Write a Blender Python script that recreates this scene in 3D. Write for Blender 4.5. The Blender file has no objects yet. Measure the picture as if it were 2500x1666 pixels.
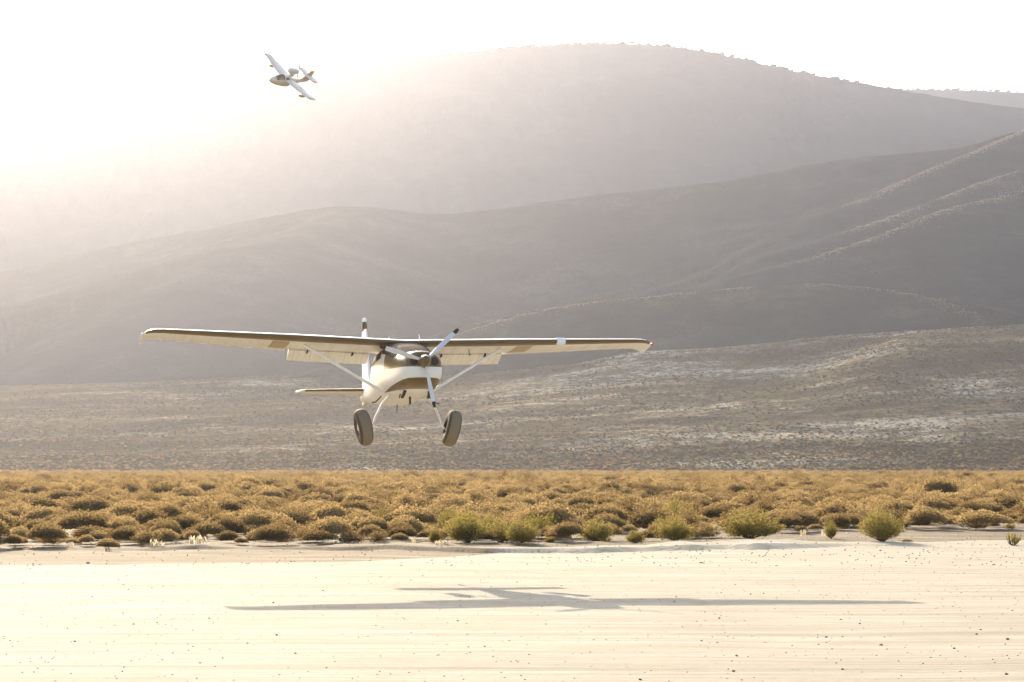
import bpy, math, random
import numpy as np
from mathutils import Vector, Matrix

R = math.radians
sc = bpy.context.scene
# ------------------------------------------------------------------ camera
CAM_H = 2.1
F = 5100.0                      # focal length in pixels of a 2500 px wide frame
PITCH = math.atan(312.0 / F)
cam = bpy.data.cameras.new('camera')
cam.sensor_width = 36.0
cam.lens = 36.0 * F / 2500.0
cam.clip_start = 0.5
cam.clip_end = 30000.0
cam_o = bpy.data.objects.new('camera', cam)
cam_o.location = (0, 0, CAM_H)
cam_o.rotation_euler = (R(90) + PITCH, 0, 0)
sc.collection.objects.link(cam_o)
sc.camera = cam_o
# ------------------------------------------------------------------ light
SUN_AZ = 16.1                   # degrees left of the view direction
SUN_EL = 20.9
SUN_STR = 4.4
SKY_STR = 0.15
EXPO = 1.38
HAZE_D = 0.000052
HAZE_G = 0.84
world = bpy.data.worlds.new('World')
sc.world = world
world.use_nodes = True
wn = world.node_tree
sky = wn.nodes.new('ShaderNodeTexSky')
sky.sky_type = 'NISHITA'
sky.sun_disc = False
sky.sun_elevation = R(SUN_EL)
sky.sun_rotation = R(-SUN_AZ)
sky.dust_density = 3.0
bg = wn.nodes['Background']
bg.inputs[1].default_value = SKY_STR
wn.links.new(sky.outputs[0], bg.inputs[0])
sun = bpy.data.lights.new('sun', 'SUN')
sun.energy = SUN_STR
sun.angle = R(0.53)
sun.color = (1.0, 0.84, 0.62)
sun_o = bpy.data.objects.new('sun', sun)
sdir = Vector((-math.sin(R(SUN_AZ)) * math.cos(R(SUN_EL)), math.cos(R(SUN_AZ)) * math.cos(R(SUN_EL)), math.sin(R(SUN_EL))))
sun_o.rotation_euler = sdir.to_track_quat('Z', 'Y').to_euler()
sun_o.location = sdir * 200
sc.collection.objects.link(sun_o)
sc.view_settings.view_transform = 'Standard'
sc.view_settings.look = 'None'
sc.view_settings.gamma = 1.0
sc.view_settings.exposure = EXPO
sc.cycles.use_denoising = True
sc.cycles.max_bounces = 8
sc.cycles.transparent_max_bounces = 8
sc.cycles.volume_bounces = 1

# ------------------------------------------------------------------ helpers
def P(px, py, dist):
    """world point seen at a photograph pixel, at ground distance dist ahead"""
    d = Vector(((px - 1250) / F, (833 - py) / F, -1.0))
    d = Matrix.Rotation(R(90) + PITCH, 3, 'X') @ d
    return Vector((0, 0, CAM_H)) + d * (dist / d.y)

def Gp(px, py):
    d = Vector(((px - 1250) / F, (833 - py) / F, -1.0))
    d = Matrix.Rotation(R(90) + PITCH, 3, 'X') @ d
    t = -CAM_H / d.z
    for _ in range(8):
        t = (float(base_z(d.y * t)) - CAM_H) / d.z
    return d.x * t, d.y * t

def base_z(y):
    """the strip dips very slightly toward the brush"""
    q = np.clip((y - 28.0) / 16.0, 0, 1)
    return -0.22 * q * q * (3 - 2 * q)

def mesh_np(name, v, f):
    me = bpy.data.meshes.new(name)
    v = np.asarray(v, np.float32)
    me.vertices.add(len(v))
    me.vertices.foreach_set('co', v.ravel())
    f = np.asarray(f, np.int32)
    k = f.shape[1]
    me.loops.add(f.size)
    me.loops.foreach_set('vertex_index', f.ravel())
    me.polygons.add(len(f))
    me.polygons.foreach_set('loop_start', np.arange(0, f.size, k, dtype=np.int32))
    me.polygons.foreach_set('loop_total', np.full(len(f), k, np.int32))
    me.update(calc_edges=True)
    me.validate()
    return me

def smooth(me, ang=35):
    me.polygons.foreach_set('use_smooth', np.ones(len(me.polygons), bool))
    if ang:
        me.set_sharp_from_angle(angle=R(ang))

def link(name, me, m, parent=None, loc=None):
    o = bpy.data.objects.new(name, me)
    if m is not None and me is not None and len(me.materials) == 0:
        me.materials.append(m)
    sc.collection.objects.link(o)
    if parent is not None:
        o.parent = parent
    if loc is not None:
        o.location = loc
    return o

def tag(o, label, cat, group=None, kind=None):
    o['label'] = label
    o['category'] = cat
    if group:
        o['group'] = group
    if kind:
        o['kind'] = kind
    return o

class MB:
    """collects shapes, then links them as ONE mesh object"""
    def __init__(self):
        self.v = []
        self.f = []
    def add(self, v, f):
        n = len(self.v)
        self.v += [tuple(p) for p in v]
        self.f += [tuple(i + n for i in q) for q in f]
        return self
    def loft(self, rings, cap=True, closed=True):
        n = len(rings[0])
        v = [p for r in rings for p in r]
        f = []
        for i in range(len(rings) - 1):
            for j in range(n if closed else n - 1):
                k = (j + 1) % n
                f.append((i * n + j, i * n + k, (i + 1) * n + k, (i + 1) * n + j))
        if cap and closed:
            f.append(tuple(range(n))[::-1])
            f.append(tuple((len(rings) - 1) * n + j for j in range(n)))
        return self.add(v, f)
    def tube(self, pts, rad, n=10, flat=1.0, flat_dir=(0, 1, 0)):
        rings = []
        pts = [Vector(p) for p in pts]
        rr = rad if isinstance(rad, (list, tuple)) else [rad] * len(pts)
        for i, p in enumerate(pts):
            a = pts[max(i - 1, 0)]; b = pts[min(i + 1, len(pts) - 1)]
            t = (b - a).normalized()
            u = Vector(flat_dir) - t * t.dot(Vector(flat_dir))
            if u.length < 1e-3:
                u = t.orthogonal()
            u.normalize(); w = t.cross(u)
            rings.append([p + u * (rr[i] * flat * math.cos(2 * math.pi * k / n)) + w * (rr[i] * math.sin(2 * math.pi * k / n)) for k in range(n)])
        return self.loft(rings)
    def lathe(self, prof, axis='X', c=(0, 0, 0), n=32):
        """prof: list of (along, radius)"""
        rings = []
        for a, r in prof:
            ring = []
            for k in range(n):
                t = 2 * math.pi * k / n
                p, q = r * math.cos(t), r * math.sin(t)
                ring.append((c[0] + a, c[1] + p, c[2] + q) if axis == 'X' else ((c[0] + p, c[1] + a, c[2] + q) if axis == 'Y' else (c[0] + p, c[1] + q, c[2] + a)))
            rings.append(ring)
        return self.loft(rings)
    def box(self, c, s):
        x, y, z = c; a, b, d = s[0] / 2, s[1] / 2, s[2] / 2
        return self.add([(x + i * a, y + j * b, z + k * d) for i in (-1, 1) for j in (-1, 1) for k in (-1, 1)],
                        [(0, 1, 3, 2), (4, 6, 7, 5), (0, 4, 5, 1), (2, 3, 7, 6), (0, 2, 6, 4), (1, 5, 7, 3)])
    def build(self, name, m, parent=None, ang=35):
        import bmesh
        me = bpy.data.meshes.new(name)
        me.from_pydata(self.v, [], self.f)
        bm = bmesh.new(); bm.from_mesh(me)
        bmesh.ops.remove_doubles(bm, verts=bm.verts, dist=1e-5)
        bmesh.ops.recalc_face_normals(bm, faces=bm.faces)
        bm.to_mesh(me); bm.free()
        smooth(me, ang)
        return link(name, me, m, parent)

# value noise in numpy
def _hash(i, j, s):
    h = (i.astype(np.int64) * 374761393 + j.astype(np.int64) * 668265263 + s * 1442695041) & 0x7fffffff
    h = ((h ^ (h >> 13)) * 1274126177) & 0x7fffffff
    return ((h ^ (h >> 16)) & 0xffff) / 65535.0
def vn(x, y, s=0):
    i = np.floor(x); j = np.floor(y)
    fx = x - i; fy = y - j
    fx = fx * fx * (3 - 2 * fx); fy = fy * fy * (3 - 2 * fy)
    a = _hash(i, j, s); b = _hash(i + 1, j, s); c = _hash(i, j + 1, s); d = _hash(i + 1, j + 1, s)
    return (a * (1 - fx) + b * fx) * (1 - fy) + (c * (1 - fx) + d * fx) * fy
def fbm(x, y, s=0, o=4):
    t = 0; a = 0.5
    for k in range(o):
        t = t + a * (vn(x, y, s + k) * 2 - 1)
        x = x * 2.03; y = y * 2.03; a *= 0.5
    return t
def sstep(a, b, x):
    t = np.clip((x - a) / (b - a), 0, 1)
    return t * t * (3 - 2 * t)

# ------------------------------------------------------------------ materials
def mat(name, col, rough=0.6, spec=0.5, metal=0.0):
    m = bpy.data.materials.new(name)
    m.use_nodes = True
    b = m.node_tree.nodes['Principled BSDF']
    b.inputs['Base Color'].default_value = (*col, 1)
    b.inputs['Roughness'].default_value = rough
    b.inputs['Specular IOR Level'].default_value = spec
    b.inputs['Metallic'].default_value = metal
    return m
class N:
    def __init__(self, m):
        self.t = m.node_tree; self.b = self.t.nodes.get('Principled BSDF')
    def n(self, typ, **k):
        q = self.t.nodes.new(typ)
        for a, b in k.items():
            setattr(q, a, b)
        return q
    def l(self, a, b):
        self.t.links.new(a, b)
    def coord(self, kind='Object', scale=(1, 1, 1), rot=(0, 0, 0)):
        c = self.n('ShaderNodeTexCoord'); mp = self.n('ShaderNodeMapping')
        mp.inputs['Scale'].default_value = scale
        mp.inputs['Rotation'].default_value = rot
        self.l(c.outputs[kind], mp.inputs[0])
        return mp.outputs[0]
    def noise(self, vec, scale, detail=4, rough=0.55):
        q = self.n('ShaderNodeTexNoise')
        q.inputs['Scale'].default_value = scale; q.inputs['Detail'].default_value = detail; q.inputs['Roughness'].default_value = rough
        if vec is not None:
            self.l(vec, q.inputs['Vector'])
        return q.outputs[0]
    def ramp(self, fac, stops):
        q = self.n('ShaderNodeValToRGB')
        e = q.color_ramp.elements
        while len(e) < len(stops):
            e.new(0.5)
        for i, (p, c) in enumerate(stops):
            e[i].position = p
            e[i].color = (*c, 1) if not isinstance(c, float) else (c, c, c, 1)
        self.l(fac, q.inputs[0])
        return q.outputs[0]
    def mix(self, fac, a, b, mode='MIX'):
        q = self.n('ShaderNodeMix', data_type='RGBA', blend_type=mode)
        for s, v in ((0, fac), (6, a), (7, b)):
            if hasattr(v, 'is_output'):
                self.l(v, q.inputs[s])
            else:
                q.inputs[s].default_value = v if s == 0 else (*v, 1)
        return q.outputs[2]
    def math(self, op, a, b=0.0):
        q = self.n('ShaderNodeMath', operation=op)
        for s, v in ((0, a), (1, b)):
            if hasattr(v, 'is_output'):
                self.l(v, q.inputs[s])
            else:
                q.inputs[s].default_value = v
        return q.outputs[0]
    def bump(self, h, strength, dist):
        q = self.n('ShaderNodeBump')
        q.inputs['Strength'].default_value = strength; q.inputs['Distance'].default_value = dist
        self.l(h, q.inputs['Height'])
        self.l(q.outputs[0], self.b.inputs['Normal'])

def ground_mat():
    """silt of the strip and gravelly soil beyond it, mixed by the mesh attribute 'gravel'"""
    m = mat('silt_and_gravel', (0.5, 0.45, 0.36), 0.92, 0.2); k = N(m)
    st = k.coord(scale=(0.06, 1.6, 1), rot=(0, 0, R(1.2)))
    st2 = k.coord(scale=(0.22, 7.0, 1), rot=(0, 0, R(-2.0)))
    a = k.noise(st, 1.0, 7, 0.65)
    b = k.noise(st2, 1.0, 6, 0.7)
    c = k.noise(k.coord(), 0.5, 5, 0.6)
    col = k.ramp(a, [(0.30, (0.31, 0.272, 0.20)), (0.50, (0.40, 0.36, 0.285)), (0.7, (0.45, 0.41, 0.33))])
    col = k.mix(k.ramp(b, [(0.38, 0.75), (0.52, 0.0)]), col, (0.27, 0.23, 0.155))
    col = k.mix(k.ramp(c, [(0.34, 0.45), (0.55, 0.0)]), col, (0.30, 0.265, 0.18))
    sp = k.n('ShaderNodeTexVoronoi'); sp.inputs['Scale'].default_value = 5.0; k.l(k.coord(), sp.inputs['Vector'])
    col = k.mix(k.ramp(sp.outputs['Distance'], [(0.03, 0.75), (0.085, 0.0)]), col, (0.16, 0.12, 0.07))
    t3 = k.noise(k.coord(scale=(0.10, 3.2, 1), rot=(0, 0, R(11))), 1.0, 5, 0.6)
    col = k.mix(k.ramp(t3, [(0.36, 0.55), (0.44, 0.0)]), col, (0.27, 0.235, 0.16))
    fine = k.noise(k.coord(scale=(.6, 1.6, 1)), 5.0, 6, 0.75)
    col = k.mix(k.ramp(fine, [(0.36, 0.35), (0.50, 0.0)]), col, (0.27, 0.23, 0.16))
    sa = k.noise(k.coord(scale=(0.12, 0.9, 1)), 1.0, 6, 0.65)
    g = k.noise(k.coord(), 9.0, 5, 0.7)
    so = k.ramp(sa, [(0.40, (0.14, 0.105, 0.062)), (0.56, (0.19, 0.145, 0.09)), (0.68, (0.30, 0.25, 0.165))])
    so = k.mix(k.ramp(g, [(0.40, 0.7), (0.55, 0.0)]), so, (0.13, 0.10, 0.055))
    so = k.mix(k.ramp(k.noise(k.coord(), 16.0, 3, 0.7), [(0.66, 0.0), (0.70, 0.8)]), so, (0.48, 0.42, 0.31))
    at = k.n('ShaderNodeAttribute'); at.attribute_name = 'gravel'
    f = k.math('ADD', at.outputs['Fac'], k.math('MULTIPLY', k.math('SUBTRACT', k.noise(k.coord(scale=(0.5, 1.4, 1)), 1.2, 6, 0.7), 0.5), 1.3))
    k.l(k.mix(k.ramp(f, [(0.42, 0.0), (0.58, 1.0)]), col, so), k.b.inputs['Base Color'])
    h = k.math('ADD', k.math('MULTIPLY', b, 1.0), k.math('MULTIPLY', k.noise(k.coord(), 13, 5, 0.68), 0.5))
    k.bump(h, 0.6, 0.035)
    return m
def hill_mat(name, dark, mid, light, sc1, sharp=(0.45, 0.62), spk=0.5, bump=2.0):
    m = mat(name, mid, 1.0, 0.0); k = N(m)
    a = k.noise(k.coord(scale=(1, 1.5, 1)), sc1, 8, 0.7)
    s = k.noise(k.coord(), 0.35, 4, 0.8)
    col = k.ramp(a, [(sharp[0] - 0.08, dark), ((sharp[0] + sharp[1]) / 2, mid), (sharp[1] + 0.05, light)])
    col = k.mix(k.ramp(s, [(0.42, spk), (0.55, 0.0)]), col, dark)
    k.l(col, k.b.inputs['Base Color'])
    k.bump(k.noise(k.coord(), 0.22, 6, 0.75), 0.6, bump)
    return m
def fan_mat():
    m = mat('bajada_slope', (0.2, 0.17, 0.12), 1.0, 0.0); k = N(m)
    a = k.noise(k.coord(scale=(0.28, 1.0, 1), rot=(0, 0, R(-14))), 0.026, 10, 0.74)
    s = k.noise(k.coord(scale=(0.5, 1, 1)), 0.13, 6, 0.8)
    c = k.noise(k.coord(), 0.006, 2, 0.5)
    aa = k.math('ADD', k.math('MULTIPLY', a, 0.62), k.math('ADD', k.math('MULTIPLY', c, 0.16), k.math('MULTIPLY', s, 0.22)))
    tcx = k.n('ShaderNodeTexCoord'); sx_ = k.n('ShaderNodeSeparateXYZ'); k.l(tcx.outputs['Object'], sx_.inputs[0])
    gx = k.n('ShaderNodeMapRange'); k.l(sx_.outputs[0], gx.inputs[0])
    gx.inputs[1].default_value = -260; gx.inputs[2].default_value = 200; gx.inputs[3].default_value = -0.035; gx.inputs[4].default_value = 0.010
    aa = k.math('ADD', aa, gx.outputs[0])
    col = k.ramp(aa, [(0.42, (0.10, 0.076, 0.037)), (0.49, (0.165, 0.125, 0.065)), (0.53, (0.26, 0.205, 0.12)), (0.575, (0.52, 0.44, 0.30))])
    col = k.mix(k.ramp(k.noise(k.coord(), 0.30, 4, 0.8), [(0.42, 0.75), (0.54, 0.0)]), col, (0.06, 0.052, 0.03))
    k.l(col, k.b.inputs['Base Color'])
    k.bump(k.noise(k.coord(scale=(0.6, 1, 1)), 0.11, 7, 0.78), 0.7, 2.2)
    return m
def leaf_mat(name, c1, c2, trans=0.45):
    m = bpy.data.materials.new(name); m.use_nodes = True
    k = N(m); t = m.node_tree
    for q in list(t.nodes):
        t.nodes.remove(q)
    out = k.n('ShaderNodeOutputMaterial')
    oi = k.n('ShaderNodeObjectInfo')
    nz = k.noise(k.coord(), 3.0, 2)
    f = k.math('ADD', k.math('MULTIPLY', oi.outputs['Random'], 0.7), k.math('MULTIPLY', nz, 0.45))
    gr = tuple(q * .25 + .75 * sum(c2) / 3 * .8 for q in c2)
    col = k.ramp(f, [(0.08, gr), (0.2, c1), (0.9, c2)]) if 'sage' in name else k.ramp(f, [(0.1, c1), (0.95, c2)])
    d = k.n('ShaderNodeBsdfDiffuse'); tr = k.n('ShaderNodeBsdfTranslucent'); mx = k.n('ShaderNodeMixShader')
    mx.inputs[0].default_value = trans
    k.l(col, d.inputs[0]); k.l(col, tr.inputs[0]); k.l(d.outputs[0], mx.inputs[1]); k.l(tr.outputs[0], mx.inputs[2])
    k.l(mx.outputs[0], out.inputs[0])
    return m
M_GROUND = ground_mat()
M_FAN = fan_mat()
M_MTN = hill_mat('mountain_scrub', (0.04, 0.055, 0.056), (0.052, 0.066, 0.064), (0.07, 0.082, 0.076), 0.006, spk=0.3, bump=4)
M_FOOT = hill_mat('foothill_scrub', (0.036, 0.038, 0.028), (0.055, 0.054, 0.038), (0.09, 0.083, 0.056), 0.02, spk=0.6, bump=1.2)
M_HILL = hill_mat('hill_scrub', (0.030, 0.036, 0.032), (0.045, 0.050, 0.042), (0.075, 0.075, 0.058), 0.012, spk=0.6, bump=1.6)
M_SAGE = leaf_mat('sagebrush_leaf', (0.19, 0.130, 0.055), (0.40, 0.285, 0.13), .62)
M_GREEN = leaf_mat('rabbitbrush_leaf', (0.24, 0.195, 0.05), (0.34, 0.27, 0.085), .5)
M_DRY = leaf_mat('dry_straw', (0.62, 0.53, 0.36), (0.75, 0.66, 0.48), 0.5)
M_FAR = leaf_mat('slope_brush_leaf', (0.09, 0.07, 0.034), (0.20, 0.15, 0.07), 0.4)
M_JUN = leaf_mat('juniper_leaf', (0.03, 0.036, 0.025), (0.05, 0.055, 0.035), 0.15)
M_STEM = mat('woody_stem', (0.16, 0.10, 0.05), 0.9, 0.2)
M_ROCK = mat('pebble_stone', (0.22, 0.155, 0.085), 0.9, 0.2)
M_WROCK = mat('pale_stone', (0.75, 0.72, 0.68), 0.6, 0.4)

# ------------------------------------------------------------------ ground
EX = np.array([-3000, -30, -11.3, -4.1, 0, 2.6, 4.8, 9.9, 15.2, 30, 3000.])
EY = np.array([48.5, 48.5, 50.5, 52.3, 56.7, 60.0, 61.6, 63.3, 67.8, 69.5, 69.5])
def edge_y(x):
    return np.interp(x, EX, EY) + 0.5 * fbm(x * 0.35, x * 0 + 3, 5, 4) * np.clip(1 - np.abs(x) / 200, 0, 1)
MOUNDS = []
for px, py, wpx, hh in ((1180, 1342, 150, .16), (1330, 1343, 60, .10), (1460, 1341, 90, .20), (1643, 1340, 90, .24), (1800, 1338, 110, .26),
                        (1930, 1336, 90, .22), (2160, 1333, 80, .10), (850, 1347, 120, .13), (486, 1347, 90, .12), (960, 1347, 90, .10)):
    gx, gy = Gp(px, py)
    MOUNDS.append((gx, gy + 0.9, wpx / F * gy * 0.8, 0.9, hh * .35))
SC = [(Gp(px, py), h) for px, py, h in ((-200, 1346, .03), (100, 1347, .04), (380, 1347, .07), (486, 1345, .13), (640, 1347, .08), (740, 1346, .12), (880, 1347, .17), (1060, 1349, .17), (1180, 1352, .18), (1400, 1350, .20), (1480, 1348, .22), (1570, 1345, .16), (1680, 1344, .24), (1770, 1341, .17),
      (1850, 1342, .27), (1960, 1338, .18), (2060, 1333, .10), (2120, 1334, .08), (2300, 1330, .02), (2700, 1328, .02))]
SCX = np.array([q[0][0] for q in SC]); SCY = np.array([q[0][1] for q in SC]); SCH = np.array([q[1] for q in SC])
def gz(x, y):
    x = np.asarray(x, float); y = np.asarray(y, float)
    z = 0.03 * fbm(x * 0.25, y * 0.25, 11, 3)
    z = z * np.clip(1 - (np.hypot(x, y) - 300) / 300, 0, 1)
    e = np.interp(x, EX, EY)
    z = z + base_z(y)
    sc_ = 0.8 * fbm(x * 0.22, x * 0 + 8, 61, 4)
    z = z + 0.66 * np.interp(x, SCX, SCH) * sstep(-0.26, 0.06, y - np.interp(x, SCX, SCY) - sc_) * np.exp(-np.clip(y - np.interp(x, SCX, SCY) - sc_, 0, 99) / 9)
    z = z + 0.05 * sstep(-1.0, 7.0, y - e) * (1 + fbm(x * 0.6, y * 0.6, 21, 3) * 1.4) * np.clip(1 - (y - 90) / 200, 0, 1)
    # shallow wheel ruts along the strip
    for (y0, sl, w, d) in ((18.5, 0.03, 0.14, 0.02), (22.0, -0.02, 0.2, 0.02), (26.8, 0.015, 0.2, 0.025), (36.5, 0.02, 0.25, 0.03), (41.5, -0.01, 0.3, 0.03)):
        q = (y - y0 - sl * x - 0.5 * fbm(x * 0.12, x * 0 + y0, 7, 2)) / w
        z = z + 0.35 * d * (np.exp(-(q - 1.3) ** 2) - np.exp(-q ** 2))
    for mx, my, sx, sy, h in MOUNDS:
        u = (x - mx) / sx; v = (y - my) / sy
        r2 = u * u + np.where(v > 0, v * v * 0.25, v * v)
        z = z + h * np.exp(-r2 * 1.2) * (1 + 0.25 * fbm(x * 1.6, y * 1.6, 31, 3))
    return z
def warp_grid(name, xs, rows_fn, m, nrow):
    X = np.repeat(xs[None, :], nrow, 0)
    Y = rows_fn(xs)
    Z = gz(X, Y)
    v = np.stack([X, Y, Z], -1).reshape(-1, 3)
    nx = len(xs)
    i = np.arange(nrow - 1)[:, None] * nx + np.arange(nx - 1)[None, :]
    f = np.stack([i, i + 1, i + nx + 1, i + nx], -1).reshape(-1, 4)
    me = mesh_np(name, v, f)
    E_ = np.interp(X, EX, EY)
    S_ = np.interp(X, SCX, SCY)
    st_ = E_ + (np.maximum(E_, S_ + 1.5) - E_) * sstep(-3.0, 3.0, X)
    gr = sstep(-0.9, 0.9, Y - st_)
    gr = gr * (1 - (0.35 + 0.4 * sstep(-3.0, 3.0, X)) * np.exp(-((Y - S_ - 0.8) / 1.0) ** 2))
    at = me.attributes.new('gravel', 'FLOAT', 'POINT'); at.data.foreach_set('value', gr.astype(np.float32).ravel())
    smooth(me, None)
    o = link(name, me, m)
    o['kind'] = 'structure'
    return o
xs = np.concatenate([[-4000, -2000, -900, -400, -180, -90, -55, -42], np.arange(-34, 34.01, 0.16), [42, 55, 90, 180, 400, 900, 2000, 4000]])
ya = np.concatenate([[-400, -150, -50, -10, 2, 7], np.arange(10, 42, 0.13)])
tb = np.linspace(0, 1, 70)
ed = edge_y(xs)
def rows_a(x):
    A = np.repeat(ya[:, None], len(x), 1)
    B = 42 + (ed - 42)[None, :] * tb[1:, None]
    return np.vstack([A, ed[None, :] * 0 + 42, B])
warp_grid('playa', xs, rows_a, M_GROUND, len(ya) + 1 + len(tb) - 1)
yc = np.concatenate([np.arange(0, 24, 0.14), 24 + np.cumsum(np.geomspace(0.3, 60, 60)), [2000, 4000, 6300]])
def rows_b(x):
    return ed[None, :] + yc[:, None] * np.ones(len(x))[None, :]
warp_grid('ground', xs, rows_b, M_GROUND, len(yc))

# ------------------------------------------------------------------ hills: crest polylines with slopes falling away from them
def crest(pts, step=6.0):
    """pts: (px, py, distance) -> smooth dense world polyline"""
    w = np.array([P(a, b, c)[:] for a, b, c in pts])
    s = np.concatenate([[0], np.cumsum(np.linalg.norm(np.diff(w, axis=0), axis=1))])
    t = np.arange(0, s[-1], step)
    o = np.stack([np.interp(t, s, w[:, i]) for i in range(3)], -1)
    k = 7
    pad = np.vstack([np.repeat(o[:1], k, 0), o, np.repeat(o[-1:], k, 0)])
    ker = np.hanning(2 * k + 3)[1:-1]; ker /= ker.sum()
    return np.stack([np.convolve(pad[:, i], ker, 'valid') for i in range(3)], -1)
def tent(X, Y, line, sf, sb, w, curve=0.0):
    """height of a ridge; slope sf on the camera's side, sb behind"""
    best = np.full(X.shape, -1e9)
    L = line[::3]
    for i in range(len(L) - 1):
        a = L[i]; b = L[i + 1]
        d = b[:2] - a[:2]; q = (d ** 2).sum()
        lo = -1.0 if i == 0 else 0.0; hi = 2.0 if i == len(L) - 2 else 1.0
        t = np.clip(((X - a[0]) * d[0] + (Y - a[1]) * d[1]) / q, 0, 1)
        cx = a[0] + t * d[0]; cy = a[1] + t * d[1]
        dist = np.hypot(X - cx, Y - cy)
        side = (X - cx) * cx + (Y - cy) * cy        # >0: behind the crest
        dd = np.sqrt(dist ** 2 + w * w) - w
        s = np.where(side > 0, sb, sf)
        z = a[2] + t * (b[2] - a[2]) - s * dd
        best = np.maximum(best, z)
    return best
def smax(a, b, k):
    h = np.clip(0.5 + 0.5 * (a - b) / k, 0, 1)
    return b * (1 - h) + a * h + k * h * (1 - h)
def terrain(name, az, r, zfun, m):
    A, Rr = np.meshgrid(az, r)
    X = np.tan(A) * Rr; Y = Rr
    Z = zfun(X, Y)
    nx = len(az); nr = len(r)
    i = np.arange(nr - 1)[:, None] * nx + np.arange(nx - 1)[None, :]
    f = np.stack([i, i + 1, i + nx + 1, i + nx], -1).reshape(-1, 4)
    ok = (Z.reshape(-1)[f].max(1) > -8)
    me = mesh_np(name, np.stack([X, Y, Z], -1).reshape(-1, 3), f[ok])
    smooth(me, None)
    o = link(name, me, m)
    o['kind'] = 'structure'
    return o
def gully(X, Y, amp, sc_, seed):
    n = 1 - np.abs(fbm(X * sc_ * 1.6, Y * sc_ * 0.5, seed, 4)) * 2
    return amp * (n - 1) + amp * 0.5 * fbm(X * sc_ * 5, Y * sc_ * 5, seed + 9, 3)

D_A = 2850
CR_A = crest([(-1100, 130, D_A), (-500, 133, D_A), (0, 141, D_A), (200, 147, D_A), (400, 161, D_A), (560, 164, D_A), (660, 151, D_A), (850, 145, D_A), (1060, 138, D_A), (1180, 125, D_A), (1250, 116, D_A),
              (1430, 108, D_A), (1600, 109, D_A), (1700, 122, D_A), (1800, 144, D_A), (1920, 176, D_A), (2050, 197, D_A), (2200, 222, D_A), (2330, 247, D_A), (2500, 268, D_A), (2800, 300, D_A), (3500, 380, D_A)], 14)
D_A2 = 3900
CR_A2 = crest([(1900, 235, D_A2), (2080, 222, D_A2), (2280, 219, D_A2), (2400, 223, D_A2), (2500, 227, D_A2), (2800, 240, D_A2), (3600, 300, D_A2)], 18)
def zA(X, Y):
    t = tent(X, Y, CR_A, 0.62, 0.5, 35)
    c = np.clip((np.abs(Y - D_A) - 30) / 250, 0, 1)
    return t + c * gully(X, Y, 16, 0.005, 41)
def zA2(X, Y):
    t = tent(X, Y, CR_A2, 0.6, 0.5, 25)
    return t + np.clip((np.abs(Y - D_A2) - 30) / 250, 0, 1) * gully(X, Y, 16, 0.005, 51)
az_w = np.linspace(-R(21), R(21), 420)
terrain('mountain', az_w, np.concatenate([np.linspace(1950, 2755, 90), np.linspace(2762, 2945, 26), np.linspace(2970, 3600, 14)]), zA, M_MTN)
terrain('far_mountain', np.linspace(R(5), R(24), 200), np.concatenate([np.linspace(2900, 3800, 50), np.linspace(3810, 4000, 18), np.linspace(4050, 4700, 10)]), zA2, M_MTN)

D_B = 1900
CR_B = crest([(-1100, 800, D_B), (-500, 740, D_B), (0, 672, D_B), (110, 640, D_B), (255, 606, D_B), (430, 573, D_B), (600, 541, D_B), (745, 514, D_B), (850, 505, D_B), (930, 510, D_B), (1030, 528, D_B),
              (1150, 525, D_B), (1250, 505, D_B), (1430, 480, D_B), (1700, 452, D_B), (1860, 430, D_B), (1960, 404, D_B), (2070, 385, D_B), (2230, 377, D_B), (2380, 360, D_B), (2480, 329, D_B - 10), (2560, 300, D_B - 30), (2800, 240, D_B - 60), (3500, 180, D_B - 60)], 9)
SP1 = crest([(2560, 302, 1870), (2480, 331, 1850), (2420, 362, 1830), (2330, 395, 1800), (2250, 430, 1775), (2170, 468, 1750), (2090, 500, 1725), (1985, 532, 1700), (1900, 575, 1680), (1800, 640, 1650)], 6)
SP2 = crest([(3000, 270, 1800), (2700, 350, 1770), (2500, 418, 1740), (2420, 440, 1720), (2300, 490, 1690), (2200, 528, 1660), (2100, 560, 1635), (1990, 592, 1610), (1905, 610, 1590), (1800, 665, 1565)], 6)
SP3 = crest([(3000, 330, 1760), (2700, 415, 1720), (2500, 470, 1690), (2430, 485, 1665), (2330, 508, 1635), (2230, 550, 1605), (2100, 600, 1580), (1950, 640, 1555), (1850, 662, 1540), (1720, 705, 1520)], 6)
SP0 = crest([(860, 508, 1890), (760, 570, 1800), (650, 590, 1740), (560, 625, 1690), (480, 680, 1640)], 6)
def zB(X, Y):
    b = tent(X, Y, CR_B, 0.62, 0.45, 16)
    c = np.clip((np.abs(Y - D_B) - 20) / 160, 0, 1)
    b = b + c * gully(X, Y, 5, 0.012, 61)
    for L, s in ((SP1, .66), (SP2, .66), (SP3, .64)):
        b = smax(b, tent(X, Y, L, s, 0.33, 20), 3)
    b = smax(b, tent(X, Y, SP0, 0.55, 0.3, 30), 14)
    return b + 0.8 * fbm(X * 0.05, Y * 0.05, 71, 3)
terrain('hills', np.linspace(-R(21), R(21), 640), np.concatenate([np.linspace(1400, 1840, 120), np.linspace(1843, 1960, 40), np.linspace(1975, 2500, 24)]), zB, M_HILL)

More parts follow.
